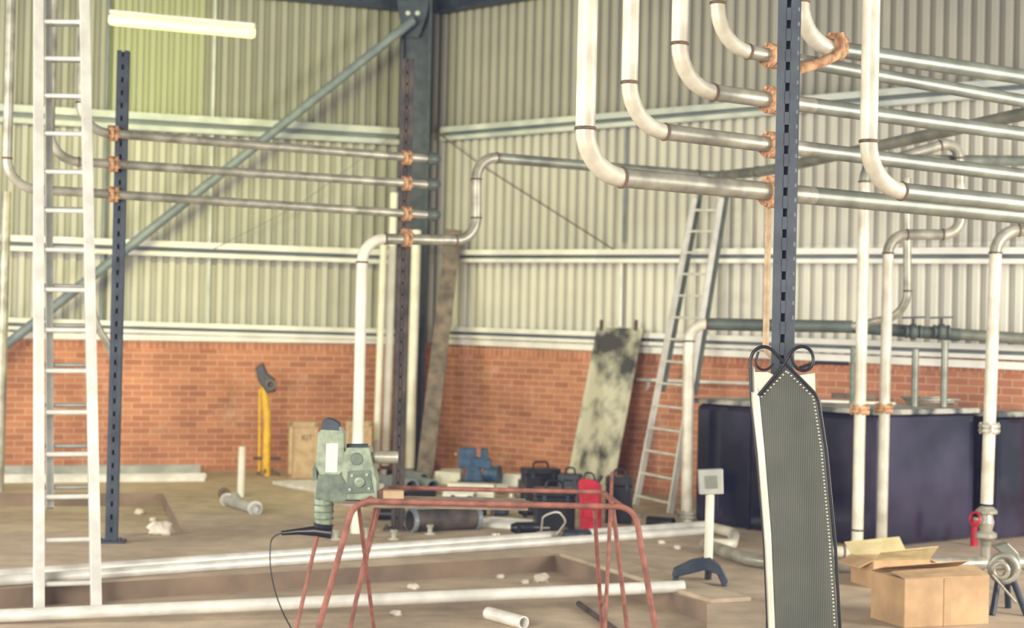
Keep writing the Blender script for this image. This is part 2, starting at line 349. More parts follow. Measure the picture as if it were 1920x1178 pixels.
# ------------------------------------------------------------ columns
def ibeam(p0,p1,w,d,name,mt,label,cat,rz=0):
    e=MB(); x=V((math.cos(rz),math.sin(rz),0)); y=V((-x.y,x.x,0))
    for sg in(-1,1): e.bar(p0+x*sg*w/2,p1+x*sg*w/2,0.03,d,y)
    e.bar(p0,p1,w,0.02,y)
    return e.obj(name,mt,label=label,cat=cat)
cb=P(772,500,19.15)
ccol=ibeam(zz(cb,0),zz(cb,CEIL-.01),0.33,0.22,'steel_column','navy','blue-grey steel stanchion in the corner','column')
mb=MB(); mb.prism([P(745,0,19.02),P(805,0,19.02),P(800,30,19.02),P(785,70,19.02),P(760,70,19.02),P(748,30,19.02)],(0,.02,0)); 
mb.obj('gusset_plate','navy',ccol)
for a in((765,25),(783,25),(774,45)): MB().lathe(P(a[0],a[1],19.02),(0,-1,0),[(0,.03),(.02,.03)],6).obj('bolt','girtm',ccol)
MB().cyl(P(775,38,18.9),WL(-255,860,.35),0.055).obj('diagonal_brace','brace',label='long grey steel tube bracing the corner stanchion',cat='brace')
def slotcol(pb,z0,z1,w,name,mt,label,rz=0.0,d=0.06,foot=True,slot=.04):
    e=MB(); x=V((math.cos(rz),math.sin(rz),0)); y=V((-x.y,x.x,0)); a=zz(pb,z0); b=zz(pb,z1)
    e.bar(a+y*d,b+y*d,w,0.008,y)
    for sg in(-1,1):
        e.bar(a+x*sg*(w/2-.004)+y*d/2,b+x*sg*(w/2-.004)+y*d/2,0.008,d,y)
        e.bar(a+x*sg*w*.30,b+x*sg*w*.30,w*.40,0.008,y)
    z=z0+0.05
    while z<z1-.05:
        c=zz(pb,z); e.bar(c-x*w*.14,c+x*w*.14,0.008,.1-slot,(0,0,1)); z+=0.1
    ob=e.obj(name,mt,label=label,cat='column')
    if foot:
        MB().box((pb.x,pb.y+d/2,z0+.008),(w*2.2,w*2,.016),rz).obj('base_plate',mt,ob,.003)
        for sx in(-1,1):
            MB().lathe((pb.x+sx*w*.85,pb.y-.03,z0+.016),(0,0,1),[(0,.014),(.03,.014)],6).obj('bolt',mt,ob)
    return ob
g=G(208,1018); sc1=slotcol(g,0,3.83,0.092,'slotted_column','navy','dark steel slotted column carrying three pipes',0.1)
b2=B(757,450,.10); slotcol(b2,0,P(762,110,b2.y).z,0.105,'slotted_column','rusty','rust-brown steel slotted column with bolted base',0.0,.03,True,.022)
c3=P(1468,600,7.62); c3o=slotcol(c3,0,CEIL-.01,0.104,'slotted_column','navy','dark blue slotted steel column holding the large pipes',-.25)
nb=MB()
for i in range(40):
    z=1.8+i*0.07; nb.box((c3.x+.045,c3.y-.014,z),(.008,.006,.018))
nb.obj('slot_teeth','brace',c3o)
# ------------------------------------------------------------ pipes
def pipe(pts,r,label,mts='pipe',bend=0.22,collars=True,flanges=(),fmt='rust',name='steel_pipe',cat='pipe',seg=18,group=None,skip=()):
    pts=[V(p) for p in pts]
    if isinstance(mts,str): mts=[(0,mts)]
    rp=rounded(pts,bend); cuts=[9*i for i,_ in mts]+[len(rp)-1]
    ob=None
    for k,(i,mt) in enumerate(mts):
        mb=MB().tube(rp[cuts[k]:cuts[k+1]+1],r,seg)
        if ob is None: ob=mb.obj(name,mt,label=label,cat=cat,group=group)
        else: mb.obj('pipe_run',mt,ob)
    if collars:
        for i in range(1,len(pts)-1):
            if i in skip: continue
            for k in(i-1,i+1):
                d=pts[k]-pts[i]; L=min(bend,d.length*.48); d.normalize(); c=pts[i]+d*L
                MB().lathe(c-d*.008,d,[(0,r*1.05),(.004,r*1.13),(.012,r*1.13),(.016,r*1.05)],18).obj('weld_joint','collar',ob)
    for c,ax in flanges:
        c=V(c); ax=V(ax).normalized(); mb=MB()
        R=r*1.72; mb.lathe(c-ax*.028,ax,[(0,r*1.1),(0,R),(.022,R),(.022,r*1.25),(.034,r*1.25),(.034,R),(.056,R),(.056,r*1.1)],20)
        x,y=frame(ax)
        for k in range(6):
            a=2*math.pi*(k+.5)/6; q=c+(x*math.cos(a)+y*math.sin(a))*r*1.45
            mb.lathe(q-ax*.042,ax,[(0,.009),(.084,.009)],6)
        mb.obj('flange',fmt,ob)
    return ob
dA=V((math.cos(TA),math.sin(TA),0)); dB=V((math.cos(TB),math.sin(TB),0))
gA='large pipes turning past the slotted column'
def big(pxv,pc,pfar,r,lab,beyond=1.1):
    c=A(1447,pc); f=A(*pfar); d=(f-c).normalized(); end=f+d*beyond
    k=A(pxv,pc-8)
    t=(k-c).dot(dA)/d.dot(dA); corner=c+d*t
    return pipe([zz(corner,CEIL-.01),corner,c+d*.06,end],r,lab,[(0,'pipe'),(1,'pipel'),(2,'pipeg')],0.21,True,[(A(1447,pc),d)],group=gA,skip=(2,))
big(1095,360,(1920,405),0.046,'large cream pipe bending low beside the dark column')
big(1178,272,(1920,330),0.039,'cream pipe bending second from lowest, flanged at the column')
big(1272,188,(1920,252),0.040,'cream pipe bending third from lowest, flanged at the column')
big(1344,105,(1920,190),0.036,'cream pipe bending highest, flanged at the column')
k=A(1500,82,.25); pipe([zz(k,CEIL-.01),k,A(1920,145,.25)+dA*1.0],0.044,'cream pipe turning behind the column with a flange',[(0,'pipe'),(1,'pipeg')],flanges=[(A(1566,88,.25),dA)],group=gA)
pipe([A(1572,62,-.07),A(1578,98,-.07),A(1545,116,-.09),A(1497,130,-.12)],0.026,'short rust-coloured curved pipe stub','rust',.08,False,name='pipe_stub')
k=A(1627,352,-.6); pipe([zz(k,CEIL-.01),k,A(1920,386,-.6)+dA*.8],0.042,'cream pipe bending in front of the others',[(0,'pipe'),(1,'pipeg')],group=gA)
def three(py,pyr,pxv,r,lab):
    a=B(212,py); b=B(815,pyr); d=(b-a).normalized(); k=B(pxv,py-(212-pxv)*.066)
    ob=pipe([zz(k,CEIL-.01),k,b],r,lab,'pipel',0.22,True,[(a,d),(B(762,pyr-3),d)],group='three parallel pipes between slotted columns')
    c=B(800,pyr-2); MB().lathe(c,d,[(0,.045),(.03,.055),(.07,.055),(.1,.045),(.12,.03)],18).obj('end_cap','pipedk',ob)
three(250,299,150,0.036,'grey pipe, highest of three, flanged at both columns')
three(308,347,92,0.036,'grey pipe, middle of three, flanged at both columns')
three(365,404,12,0.036,'grey pipe, lowest of three, flanged at both columns')
f0=B(680,447); pipe([zz(f0,0.0),f0,B(893,452),B(893,293),B(1340,331),P(1440,320,13.9),P(1960,205,10.5)],0.046,'pipe rising from the floor through an S-bend to the far wall',[(0,'white'),(1,'pipel'),(3,'pipeg')],.2,True,[(B(762,446),dB)])
for (a,b,Y,r) in(((739,362),(722,892),18.75,.048),((720,450),(704,892),18.5,.042),((781,432),(768,893),18.6,.055)):
    p=P(a[0],a[1],Y+.1); q=P(b[0],b[1],Y); q=zz(q,0.0); mbo=MB().tube([q,p],r,16).obj('steel_pipe','white',label='white pipe stood upright near the corner stanchion',cat='pipe',group='white pipes in the corner')
    c=q.lerp(p,.02); MB().lathe(c,(p-q),[(0,r*1.12),(.04,r*1.12)],16).obj('pipe_collar','collar',mbo)
pipe([P(165,250,14.5),P(172,600,14.5),P(214,660,14.6),zz(P(212,905,15),0)],0.035,'pale thin pipe running down beside the slotted column','pipel',.2,False)
pt_=P(12,360,16); pipe([pt_,zz(pt_,0)],0.05,'pale vertical pipe against the wall','pipel',.1,False)
Yd=12.4
k=zz(P(1607,1040,Yd),.06); pipe([P(1990,302,Yd+1.3),P(1622,300,Yd),k,zz(P(1555,1050,Yd),.06)],0.044,'cream pipe dropping to the floor before the black tank',[(0,'pipeg'),(1,'pipe')],.17,True,[(P(1612,768,Yd),(0,0,1))])
Yq=12.85; k=zz(P(1653,1005,Yq),0)
pipe([P(1640,310,Yq),P(1797,262,Yq),P(1803,440,Yq),P(1666,440,Yq),k],0.043,'cream pipe with double bend dropping before the black tank',[(0,'pipel'),(2,'pipel'),(3,'pipe')],.15,True,[(P(1657,766,Yq),(0,0,1))])
pv=pipe([P(1990,432,Yd-.4),P(1868,432,Yd-.4),P(1850,945,Yd-.4)],0.046,'cream pipe dropping to a valve beside the tank',[(0,'pipel'),(1,'pipe')],.17,True,[(P(1855,803,Yd-.4),(0,0,1))],fmt='pipel')
pipe([P(1700,335,13.6),P(1702,590,13.6),P(1600,612,13.9)],0.035,'grey-green pipe dropping to a horizontal header','pipel',.2)
hp=pipe([zz(G(1287,982),0),P(1292,607,G(1287,982).y),P(1600,614,14.45),P(1990,640,14.1)],0.052,'pale riser turning into a long dark header pipe',[(0,'pipe'),(1,'pipeg')],.16,True,[(P(1287,965,G(1287,982).y),(0,0,1))],fmt='pipel',skip=(2,))
MB().tube([P(1330,608,14.52),P(1598,613,14.38)],.056,16).obj('lagging','pipedk',hp)
MB().tube([P(1604,614,14.37),P(1800,628,14.2)],.056,16).obj('lagging','pipedk',hp)
for x in(1712,1765):
    v=MB(); c=P(x,622,14.2); v.lathe(c-V((.07,0,0)),(1,0,0),[(0,.06),(.02,.06),(.02,.04),(.05,.07),(.09,.07),(.12,.04),(.12,.06),(.14,.06)],16)
    vo=v.obj('valve','pipedk',hp)
    h=MB(); h.cyl(c+V((0,0,.05)),c+V((0,0,.12)),.012,seg=8); h.bar(c+V((-.1,0,.12)),c+V((.1,0,.13)),.03,.018); h.obj('valve_handle','black',vo)
k=A(1441,388,.05); kb=zz(k,1.62); pipe([k,kb,kb+V((.09,.02,-.02))],0.016,'thin rust-beige drain pipe running down behind the column','rustb',.05,False)
c=P(1849,985,Yd-.4); v=MB(); v.lathe(c+V((0,0,.14)),(0,0,-1),[(0,.045),(.03,.08),(.05,.08),(.06,.045),(.12,.06),(.18,.045),(.2,.08),(.23,.08),(.26,.04),(.30,.035),(c.z+.14,.035)],18); v.cyl(c+V((0,0,.03)),c+V((-.1,-.05,.05)),.014,seg=8)
vo=v.obj('valve','pipel',label='flanged metal valve at the foot of a pipe',cat='valve'); MB().torus(c+V((-.1,-.05,.05)),(-1,-.5,.2),.05,.01).obj('handwheel','red',vo)
def fpipe(a,b,r,lab,mt='alu',za=0,zb=0,name='steel_pipe',group=None):
    p=G(*a,z=za+r); q=G(*b,z=zb+r); mb=MB(); mb.pipe(p,q,r,r*.8,18); return mb.obj(name,mt,label=lab,cat='pipe',group=group)
fpipe((-60,1082),(1330,984),.035,'long silver pipe lying across the concrete floor',group='long floor pipes')
fpipe((-60,1094),(1320,996),.035,'long silver pipe lying beside its twin on the floor',group='long floor pipes')
fpipe((-60,1158),(1282,1100),.04,'long silver pipe lying in the shallow floor pit',za=-.12,zb=0.0,group='long floor pipes')
pipe([G(1335,990,.05),G(1378,1000,.05),G(1372,1022,.05),G(1335,1020,.05)],.045,'return-bend pipe fitting lying on the floor','pipe',.15,False,name='pipe_bend')
pipe([G(1322,1022,.05),G(1420,1055,.05),G(1560,1062,.05),G(1990,1054,.05)],.05,'grey pipe run along the floor in front of the tank','pipel',.3,skip=(1,))
fpipe((915,1150),(982,1168),.04,'short cut length of silver pipe','alu',-.12,-.12,'pipe_offcut')
fpipe((1085,1132),(1180,1200),.018,'thin dark bar lying in the pit','rusty',-.12,-.12,'steel_bar')
MB().tube([WR(815,245,.3),WR(905,312,.25),WR(1150,468,.2)],.007,6).obj('guy_wire','collar',label='thin dark stay wire running down the cladding',cat='wire')
MB().tube([WL(735,255,.3),WL(560,385,.25),WL(395,470,.2)],.005,6).obj('guy_wire','brace',label='thin stay wire behind the grey pipes',cat='wire')
# ------------------------------------------------------------ ladders
def ladder(bl,br,tl,tr,n,label,wx=.03,w=.065,mt='alu',second=None,t0=.03,t1=.98,rr=.014):
    base=zz((bl+br)/2,min(bl.z,br.z)); e=empty('ladder',base,label,'ladder')
    nrm=(tl-bl).cross(br-bl).normalized()
    for a,b in((bl,tl),(br,tr)): MB().bar(a,b,wx,w,nrm).obj('stile',mt,e,.003)
    for i in range(n):
        t=t0+(t1-t0)*i/(n-1); MB().cyl(bl.lerp(tl,t),br.lerp(tr,t),rr,seg=10).obj('rung',mt,e)
    if second:
        off,s0,s1,m2,k,inset=second
        for a,b,c_,d_ in((bl,tl,br,tr),(br,tr,bl,tl)):
            i1=(c_-a).normalized()*inset; MB().bar(a.lerp(b,s0)+off+i1,a.lerp(b,s1)+off+i1,wx*.7,w*.8,nrm).obj('sliding_stile',m2,e,.003)
        for i in range(k):
            t=s0+(s1-s0)*(i+.5)/k; MB().cyl(bl.lerp(tl,t)+off,br.lerp(tr,t)+off,rr*.8,seg=8).obj('sliding_rung',m2,e)
    return e
ladder(G(73,1143,-.12),G(180,1139,-.12),P(72,-60,11.3),P(157,-60,11.3),16,'tall white aluminium extension ladder standing in the floor pit',.066,.085,'alu',(V((0,.12,.0)),.14,1.0,'alug',14,.035),.035,.97,.017)
bl,br=G(1192,948),G(1256,964); tl,tr=WR(1302,372,.35),WR(1352,372,.35)
ladder(bl,br,tl,tr,14,'aluminium extension ladder leaning on the cladded wall',.032,.06,'alu',(V((.07,.09,.03)),.35,1.02,'pipedk',0,.0),.03,.96,.013)
e=empty('handrail',zz(G(1195,912),0),'white tubular handrail frame leaning on the brick wall','handrail')
MB().cyl(G(1180,908),WR(1217,712,.12),.022).obj('upright','alu',e); MB().cyl(G(1202,916),WR(1238,714,.12),.022).obj('upright','alu',e)
MB().cyl(WR(1195,712,.14),WR(1420,720,.14),.02).obj('top_bar','alu',e)
MB().cyl(G(1183,905)+V((0,0,.35)),G(1205,911)+V((0,0,.35)),.015).obj('cross_bar','alu',e)
# ------------------------------------------------------------ tank
N_=G(1640,1030); u=V((.79,.613,0)); v_=V((-.613,.79,0))
def tank(o,lu,lv,h,label):
    pts=[o,o+u*lu,o+u*lu+v_*lv,o+v_*lv]; t=MB().prism(pts,(0,0,h)).obj('storage_tank','tank',None,.05,label,'tank')
    ex=.02; q=[o-u*ex-v_*ex,o+u*(lu+ex)-v_*ex,o+u*(lu+ex)+v_*(lv+ex),o-u*ex+v_*(lv+ex)]
    MB().prism([p+V((0,0,h)) for p in q],(0,0,.045)).obj('tank_lid','tankg',t,.008)
    for s in(.33,.67):
        rb=MB(); c=o+v_*lv*s; rb.bar(c-u*.006,c-u*.006+V((0,0,h-.02)),.014,.016,u); rb.obj('side_rib','tank',t)
    return t
tank(N_,1.33,2.1,1.09,'large rectangular black storage tank with grey lid')
o2=V((4.21,13.80,0)); tank(o2,.68,.42,1.06,'smaller black tank standing next to the large one')
for x,y0,y1 in((1715,655,735),(1770,640,735),(1597,650,750)):
    a=P(x,y1,13.9); a=zz(a,1.135); b=P(x,y0,13.9); pipe([a,zz(a,b.z)],.03 if x!=1597 else .02,'short upright pipe on the tank lid','pipeg' if x!=1597 else 'greend',.1,False,name='vent_pipe')
MB().tube([P(1500,690,13.6),P(1530,680,13.7),P(1590,682,13.85)],.018,10).obj('steel_rod','black',label='thin black rod above the tank',cat='rod')
hs=MB(); pts=[]
for i in range(40):
    a=i*.45; r=.12+.03*math.sin(i*1.7); pts.append(P(1745,738,14.3)+V((math.cos(a)*r*1.8,math.sin(a)*r,.0)))
hs.tube([zz(p,1.148+.0015*i) for i,p in enumerate(pts)],.012,6); hs.obj('coiled_cable','pipel',label='loosely coiled grey cable on the tank lid',cat='cable')
for (x0,y0,x1,y1,m_,hh) in((1540,752,1680,757,'label',.02),(1620,742,1800,748,'label',.02),(1560,742,1640,744,'plank',.05),(1680,738,1790,741,'alug',.06)):
    a,b=G(x0,y0,1.14+hh/2),G(x1,y1,1.14+hh/2); MB().bar(a,b,.09,hh).obj('wooden_batten',m_,label='thin batten lying on the tank lid',cat='batten',group='battens on the tank')
# ------------------------------------------------------------ leaning plate and plank
pl=[G(1060,914),G(1145,930),WR(1203,616,.30),WR(1119,614,.30)]
nn=(pl[1]-pl[0]).cross(pl[3]-pl[0]).normalized()
po=MB().prism(pl,nn*-.02).obj('steel_plate','plate',None,.003,'blotched rusty steel sheet leaning against the brick wall','metal plate')
for x in(1127,1192): MB().cyl(WR(x,620,.31),WR(x+1,600,.31),.02,seg=8).obj('lug','collar',po)
a,b=P(795,893,18.0),P(851,432,19.05); a=zz(a,0.02); MB().bar(a,b,.19,.05,(0,1,0)).obj('wooden_plank','plank',None,.004,'weathered brown plank leaning in the corner','plank')
a,b=P(750,893,18.75),P(762,590,18.85); MB().bar(zz(a,.02),b,.12,.04,(0,1,0)).obj('wooden_plank','plank',None,.004,'short dark plank stood by the corner stanchion','plank')
# ------------------------------------------------------------ light
Yl=14.0
a,b=P(205,36,Yl),P(478,62,Yl)
e=empty('fluorescent_light',a.lerp(b,.5),'lit yellowish fluorescent batten light hanging from the roof','light')
M['tube']=mat('glowing_tube',(1,.95,.5),(1,.95,.5),.5,emit=(1,.93,.36),es=1.0)
d=(b-a).normalized()
MB().tube([a,a+d*.02,b-d*.02,b],[.038,.052,.052,.038],16).obj('lamp_tube','tube',e)
MB().bar(a+V((0,.03,.070)),b+V((0,.03,.070)),.09,.03).obj('batten_housing','label',e,.005)
for t in(.2,.8):
    q=a.lerp(b,t)+V((0,.03,.08)); MB().cyl(q,zz(q,CEIL-.01),.004,seg=6).obj('hanger','alug',e)
l=bpy.data.lights.new('tube_glow','AREA'); l.shape='RECTANGLE'; l.size=1.25; l.size_y=.08; l.energy=125; l.color=(1,1,.36)
o=bpy.data.objects.new('tube_glow',l); COL.objects.link(o); o.location=a.lerp(b,.5)+V((0,.12,0)); o.rotation_euler=V((-.1,1,-.12)).to_track_quat('-Z','Y').to_euler()
# ------------------------------------------------------------ webbing panel
Yp=7.42
e=empty('webbing_panel',zz(P(1510,1195,Yp),0),'grey-green ribbed webbing with black wire loops hung on the column','panel')
slab([(1422,744),(1440,722),(1474,690),(1512,722),(1531,744),(1547,850),(1562,1020),(1573,1215),(1576,1315),(1458,1315),(1453,1215),(1444,1000),(1432,850)],Yp,.02).obj('panel_sheet','web',e,.004)
slab([(1407,680),(1415,690),(1424,744),(1434,850),(1446,1000),(1455,1215),(1458,1315),(1446,1315),(1442,1215),(1434,1000),(1422,850),(1410,744)],Yp-.01,.03).obj('side_edging','white',e,.003)
def cord(px,r=.008,name='wire_loop',m_='black'): MB().tube(rounded([P(x,y,Yp-.02) for x,y in px],.03,4),r,8).obj(name,m_,e)
cord([(1409,735),(1407,668),(1420,651),(1442,650),(1458,668),(1480,690),(1510,720),(1534,745),(1550,850),(1566,1020),(1577,1215),(1580,1315)])
cord([(1422,742),(1450,708),(1470,685),(1482,660),(1500,648),(1520,654),(1527,675),(1519,694),(1500,696),(1488,684),(1484,664)])
cord([(1422,660),(1416,680),(1424,694),(1440,694),(1450,682)],.006)
cord([(1405,690),(1408,760),(1420,880),(1432,1020),(1440,1215),(1444,1315)],.004,'edge_cord')
slab([(1412,698),(1440,698),(1452,704),(1424,736)],Yp-.012,.01).obj('corner_patch','white',e)
slab([(1496,704),(1528,700),(1529,736),(1508,716)],Yp-.012,.01).obj('corner_patch','white',e)
st=MB()
def stitch(p,q,n):
    for i in range(n):
        c=P(p[0],p[1],Yp-.006).lerp(P(q[0],q[1],Yp-.006),i/(n-1)); st.box(c,(.008,.006,.006))
stitch((1526,750),(1541,850),16); stitch((1541,855),(1556,1020),26); stitch((1556,1026),(1567,1200),26); stitch((1428,744),(1474,697),9); stitch((1478,699),(1524,744),9)
st.obj('stitching','label',e,kind='stuff')
# ------------------------------------------------------------ table and machine
e=empty('trestle_table',V((.0,9.3,-.12)),'red oxide tubular steel trestle bench with a board','table')
zt=.74
def hoop(lx,rx,y,Yh,sp,r=.018):
    a=P(lx,y,Yh); b=P(rx,y,Yh); a.z=b.z=zt
    fl=V((a.x-sp,Yh-.0,-.12)); fr=V((b.x+sp*.75,Yh,-.12))
    MB().tube(rounded([fl,a,b,fr],.09,8),r,12).obj('frame_hoop','redtube',e)
hoop(664,1190,947,8.95,.22,.017)
hoop(712,1146,918,9.75,.16,.014)
for (x0,y0,Y0),(x1,Y1) in(((672,960,9.0),(705,9.5)),((716,955,9.7),(650,9.2)),((1115,945,9.0),(1132,9.6)),((1146,925,9.7),(1135,9.3))):
    p=P(x0,y0,Y0); p.z=zt-.03; q=P(x1,1100,Y1); q.z=-.12; MB().cyl(p,q,.012,seg=10).obj('brace_leg','redtube',e)
for lx,rx_,sg in((664,712,1),(1190,1146,-1)):
    p=P(lx,947,8.95); q=P(rx_,918,9.75); p.z=q.z=zt; MB().cyl(p+V((sg*.06,0,-.002)),q+V((sg*.04,0,-.002)),.012,seg=10).obj('cross_rail','redtube',e)
ZB=.70
p=P(640,950,9.0); q=P(990,950,9.0); r_=P(985,930,9.5); s_=P(650,930,9.5)
MB().prism([zz(p,ZB),zz(q,ZB),zz(r_,ZB),zz(s_,ZB)],(0,0,.018)).obj('board','woodt',e,.003)
p=P(596,1005,9.2); q=P(548,1190,9.1); q.z=-.12; MB().cyl(p+V((0,0,.02)),q,.012,seg=10).obj('outrigger_leg','redtube',e)
ZT=ZB+.019
e=empty('pipe_cutting_machine',zz(P(660,935,9.25),ZT),'grey-green metal pipe cutting machine with black handle on the bench','machine')
Ym=9.15
slab([(592,874),(596,812),(606,801),(622,797),(638,801),(645,812),(645,880),(634,894),(600,894)],Ym,.10).obj('blade_guard','green',e,.004)
slab([(586,880),(594,862),(594,900),(586,902)],Ym+.01,.07).obj('side_lug','greend',e,.003)
slab([(612,832),(634,832),(632,886),(610,886)],Ym-.006,.008).obj('label_plate','label',e)
slab([(602,806),(604,790),(612,784),(622,786),(636,794),(636,808)],Ym-.002,.09).obj('top_cap','navy',e,.003)
slab([(596,890),(640,890),(652,912),(650,938),(636,944),(590,936)],Ym-.004,.10).obj('arm','greend',e,.004)
MB().tube([P(607,925,Ym+.05),P(607,960,Ym+.05),P(606,984,Ym+.05)],[.052,.056,.046],18).obj('motor','green',e)
for yy in(945,958,971): MB().tube([P(607,yy,Ym+.05),P(607,yy+3,Ym+.05)],[.058,.058],18).obj('cooling_fin','greend',e)
MB().tube([P(607,982,Ym+.05),P(606,990,Ym+.05)],[.058,.054],18).obj('motor_band','black',e)
MB().tube([P(622,1000,Ym+.05),P(590,996,Ym+.05),P(560,997,Ym+.05),P(528,1000,Ym+.05)],[.034,.03,.019,.013],14).obj('handle','black',e)
MB().tube(rounded([P(530,999,Ym+.05),P(508,1008,Ym+.05),P(505,1060,Ym),P(520,1130,Ym),P(552,1190,Ym),P(590,1215,Ym)],.15,6),.004,8).obj('power_cord','black',e)
slab([(644,850),(652,840),(692,840),(698,868),(706,905),(706,938),(640,938),(636,904),(642,880)],Ym,.2).obj('gearbox','green',e,.004)
slab([(652,884),(694,882),(700,924),(648,926)],Ym-.012,.014).obj('face_plate','greend',e,.003)
for x,y in((660,892),(688,890),(692,916),(656,918)): MB().lathe(P(x,y,Ym-.012),(0,-1,0),[(0,.009),(.012,.009)],6).obj('bolt','alug',e)
MB().lathe(P(674,904,Ym-.012),(0,-1,0),[(0,.03),(.02,.028),(.022,.016),(.03,.016)],20).obj('spindle','green',e)
MB().lathe(P(669,861,Ym),(0,-1,0),[(0,.036),(.014,.032)],20).obj('knob','greend',e)
MB().lathe(P(698,857,Ym+.08),(1,0,0),[(0,.03),(.02,.036),(.14,.036),(.15,.028),(.151,.02)],20).obj('chuck','pipel',e)
MB().cyl(P(650,836,Ym+.1),P(690,836,Ym+.1),.012,seg=10).obj('carry_bar','navy',e)
c=P(737,930,9.25); MB().box((c.x,c.y,ZT+.028),(.12,.09,.056),.1).obj('wood_block','wood',None,.004,'small pale wooden block on the bench','wood block')
# ------------------------------------------------------------ items around
def crate(px,py,Y,w,d,h,rz,label,txt=None):
    c=P(px,py,Y); c.z=0; e=empty('wooden_crate',c,label,'crate')
    MB().box((c.x,c.y,h/2),(w,d,h),rz).obj('crate_body','wood',e,.004)
    R=Matrix.Rotation(rz,3,'Z')
    for z in(.03,h-.03): MB().bar(c+R@V((-w/2,-d/2-.008,z)),c+R@V((w/2,-d/2-.008,z)),.016,.05).obj('batten','wood',e)
    for x in(-w/2+.02,w/2-.02): MB().bar(c+R@V((x,-d/2-.008,0)),c+R@V((x,-d/2-.008,h)),.04,.016,R@V((0,1,0))).obj('batten','wood',e)
    if txt:
        cu=bpy.data.curves.new('t','FONT'); cu.body=txt; cu.size=.085; cu.extrude=.002; cu.align_x='CENTER'
        to=bpy.data.objects.new('t',cu); COL.objects.link(to); bpy.context.view_layer.update()
        me=bpy.data.meshes.new_from_object(to.evaluated_get(bpy.context.evaluated_depsgraph_get())); bpy.data.objects.remove(to)
        me.materials.clear(); me.materials.append(M['plank'])
        ob=bpy.data.objects.new('lettering',me); COL.objects.link(ob); ob.parent=e; ob.location=R@V((0.04,-d/2-.004,h*.68)); ob.rotation_euler=(math.pi/2,0,rz)
crate(567,880,18.2,.32,.3,.64,.15,'pale wooden crate with stencilled letters by the brick wall','KIT')
crate(671,880,18.1,.29,.22,.66,.1,'pale wooden crate behind the upright pipes')
c=P(499,890,18.3); c.z=0
e=empty('pipe_stand',c,'yellow upright stand with black clamp head by the wall','stand')
top=P(494,712,18.3)
MB().tube([c,zz(c,.6),top],[.05,.045,.042],14).obj('post','yellow',e)
MB().cyl(c+V((-.08,0,.05)),P(487,730,18.3),.014,seg=8).obj('side_rod','yellow',e)
MB().bar(c+V((-.15,0,.2)),c+V((.16,0,.2)),.04,.03).obj('cross_bar','black',e)
for a in(0.4,2.5,4.6): MB().cyl(c+V((0,0,.1)),c+V((math.cos(a)*.16,math.sin(a)*.16,.01)),.014,seg=8).obj('foot','plank',e)
MB().prism([P(478,690,18.25),P(492,680,18.25),P(500,700,18.25),P(515,712,18.25),P(516,735,18.25),P(500,738,18.25),P(484,715,18.25)],(0,.09,0)).obj('clamp_head','black',e,.01)
MB().torus(P(508,722,18.2),(0,1,.2),.05,.014,18,8).obj('clamp_ring','plank',e)
c=G(888,912); e=empty('bench_vice',c,'blue cast metal vice with square jaws on the floor','vice')
MB().box((c.x,c.y,.03),(.36,.28,.06)).obj('foot','blue',e,.006)
MB().prism([c+V((-.10,-.12,.06)),c+V((.10,-.12,.06)),c+V((.07,-.12,.22)),c+V((-.07,-.12,.22))],(0,.24,0)).obj('pedestal','blue',e,.01)
MB().prism([c+V((-.17,-.1,.20)),c+V((.19,-.1,.20)),c+V((.19,-.1,.30)),c+V((.02,-.1,.32)),c+V((.02,-.1,.42)),c+V((-.17,-.1,.42))],(0,.2,0)).obj('fixed_jaw','blue',e,.008)
MB().prism([c+V((.07,-.1,.30)),c+V((.15,-.1,.30)),c+V((.15,-.1,.41)),c+V((.07,-.1,.42))],(0,.2,0)).obj('moving_jaw','blue',e,.008)
MB().lathe(c+V((.12,-.02,.14)),(1,-.35,0),[(0,.07),(.02,.085),(.13,.085),(.15,.10),(.17,.10),(.172,.05)],20).obj('screw_housing','blue',e)
MB().cyl(c+V((-.2,-.14,.36)),c+V((-.2,.1,.36)),.012,seg=8).obj('tommy_bar','alug',e)
for x,y,r,L in((772,915,.085,.5),(812,914,.08,.5),(745,905,.065,.4),(795,897,.07,.4)):
    c=G(x,y+14); c.z=r; MB().pipe(c,c+V((-.25,.45,0)),r,r*.78,22).obj('pipe_offcut','brace',label='grey pipe offcut lying on the floor end-on',cat='pipe',group='pipe offcuts')
for (x,y,w,h_,rz,m_) in((884,934,.48,.15,-.12,'label'),(962,912,.40,.14,-.25,'alu'),(843,908,.3,.14,-.3,'label')):
    c=G(x,y); b_=MB().box((c.x,c.y,h_/2),(w,.16,h_),rz).obj('long_carton',m_,None,.006,'long pale carton lying on the floor','carton')
    MB().box((c.x,c.y,h_+.003),(w*.96,.03,.004),rz).obj('tape','card',b_)
def bundle(p,q,n,lab,w=.05,mt='alug',step=.07,hh=.036):
    d=(q-p).normalized(); s=V((-d.y,d.x,0))
    for i in range(n):
        a=p+s*i*step; b=q+s*i*step+d*random.uniform(-.2,.1); c=MB(); c.bar(a+V((0,0,.006)),b+V((0,0,.006)),w,.008)
        for k in(-1,1): c.bar(a+s*k*w/2+V((0,0,hh/2)),b+s*k*w/2+V((0,0,hh/2)),.006,hh)
        c.obj('metal_channel',mt,label=lab,cat='metal channel',group=lab)
bundle(G(-80,906),G(405,902),3,'silver steel channels stacked along the wall',.08,'alu',.12,.06)
bundle(G(-80,893),G(400,889),2,'silver steel channels against the brick wall',.08,'alug',.11,.10)
bundle(G(515,908),G(620,928),6,'short silver channel lengths on the floor',mt='alu',step=.09)
bundle(G(880,985),G(1000,995),6,'short silver channels under the bench',mt='alu',step=.08)
bundle(G(715,948),G(860,958),3,'short grey channels behind the bench',mt='alug',step=.1,hh=.05)
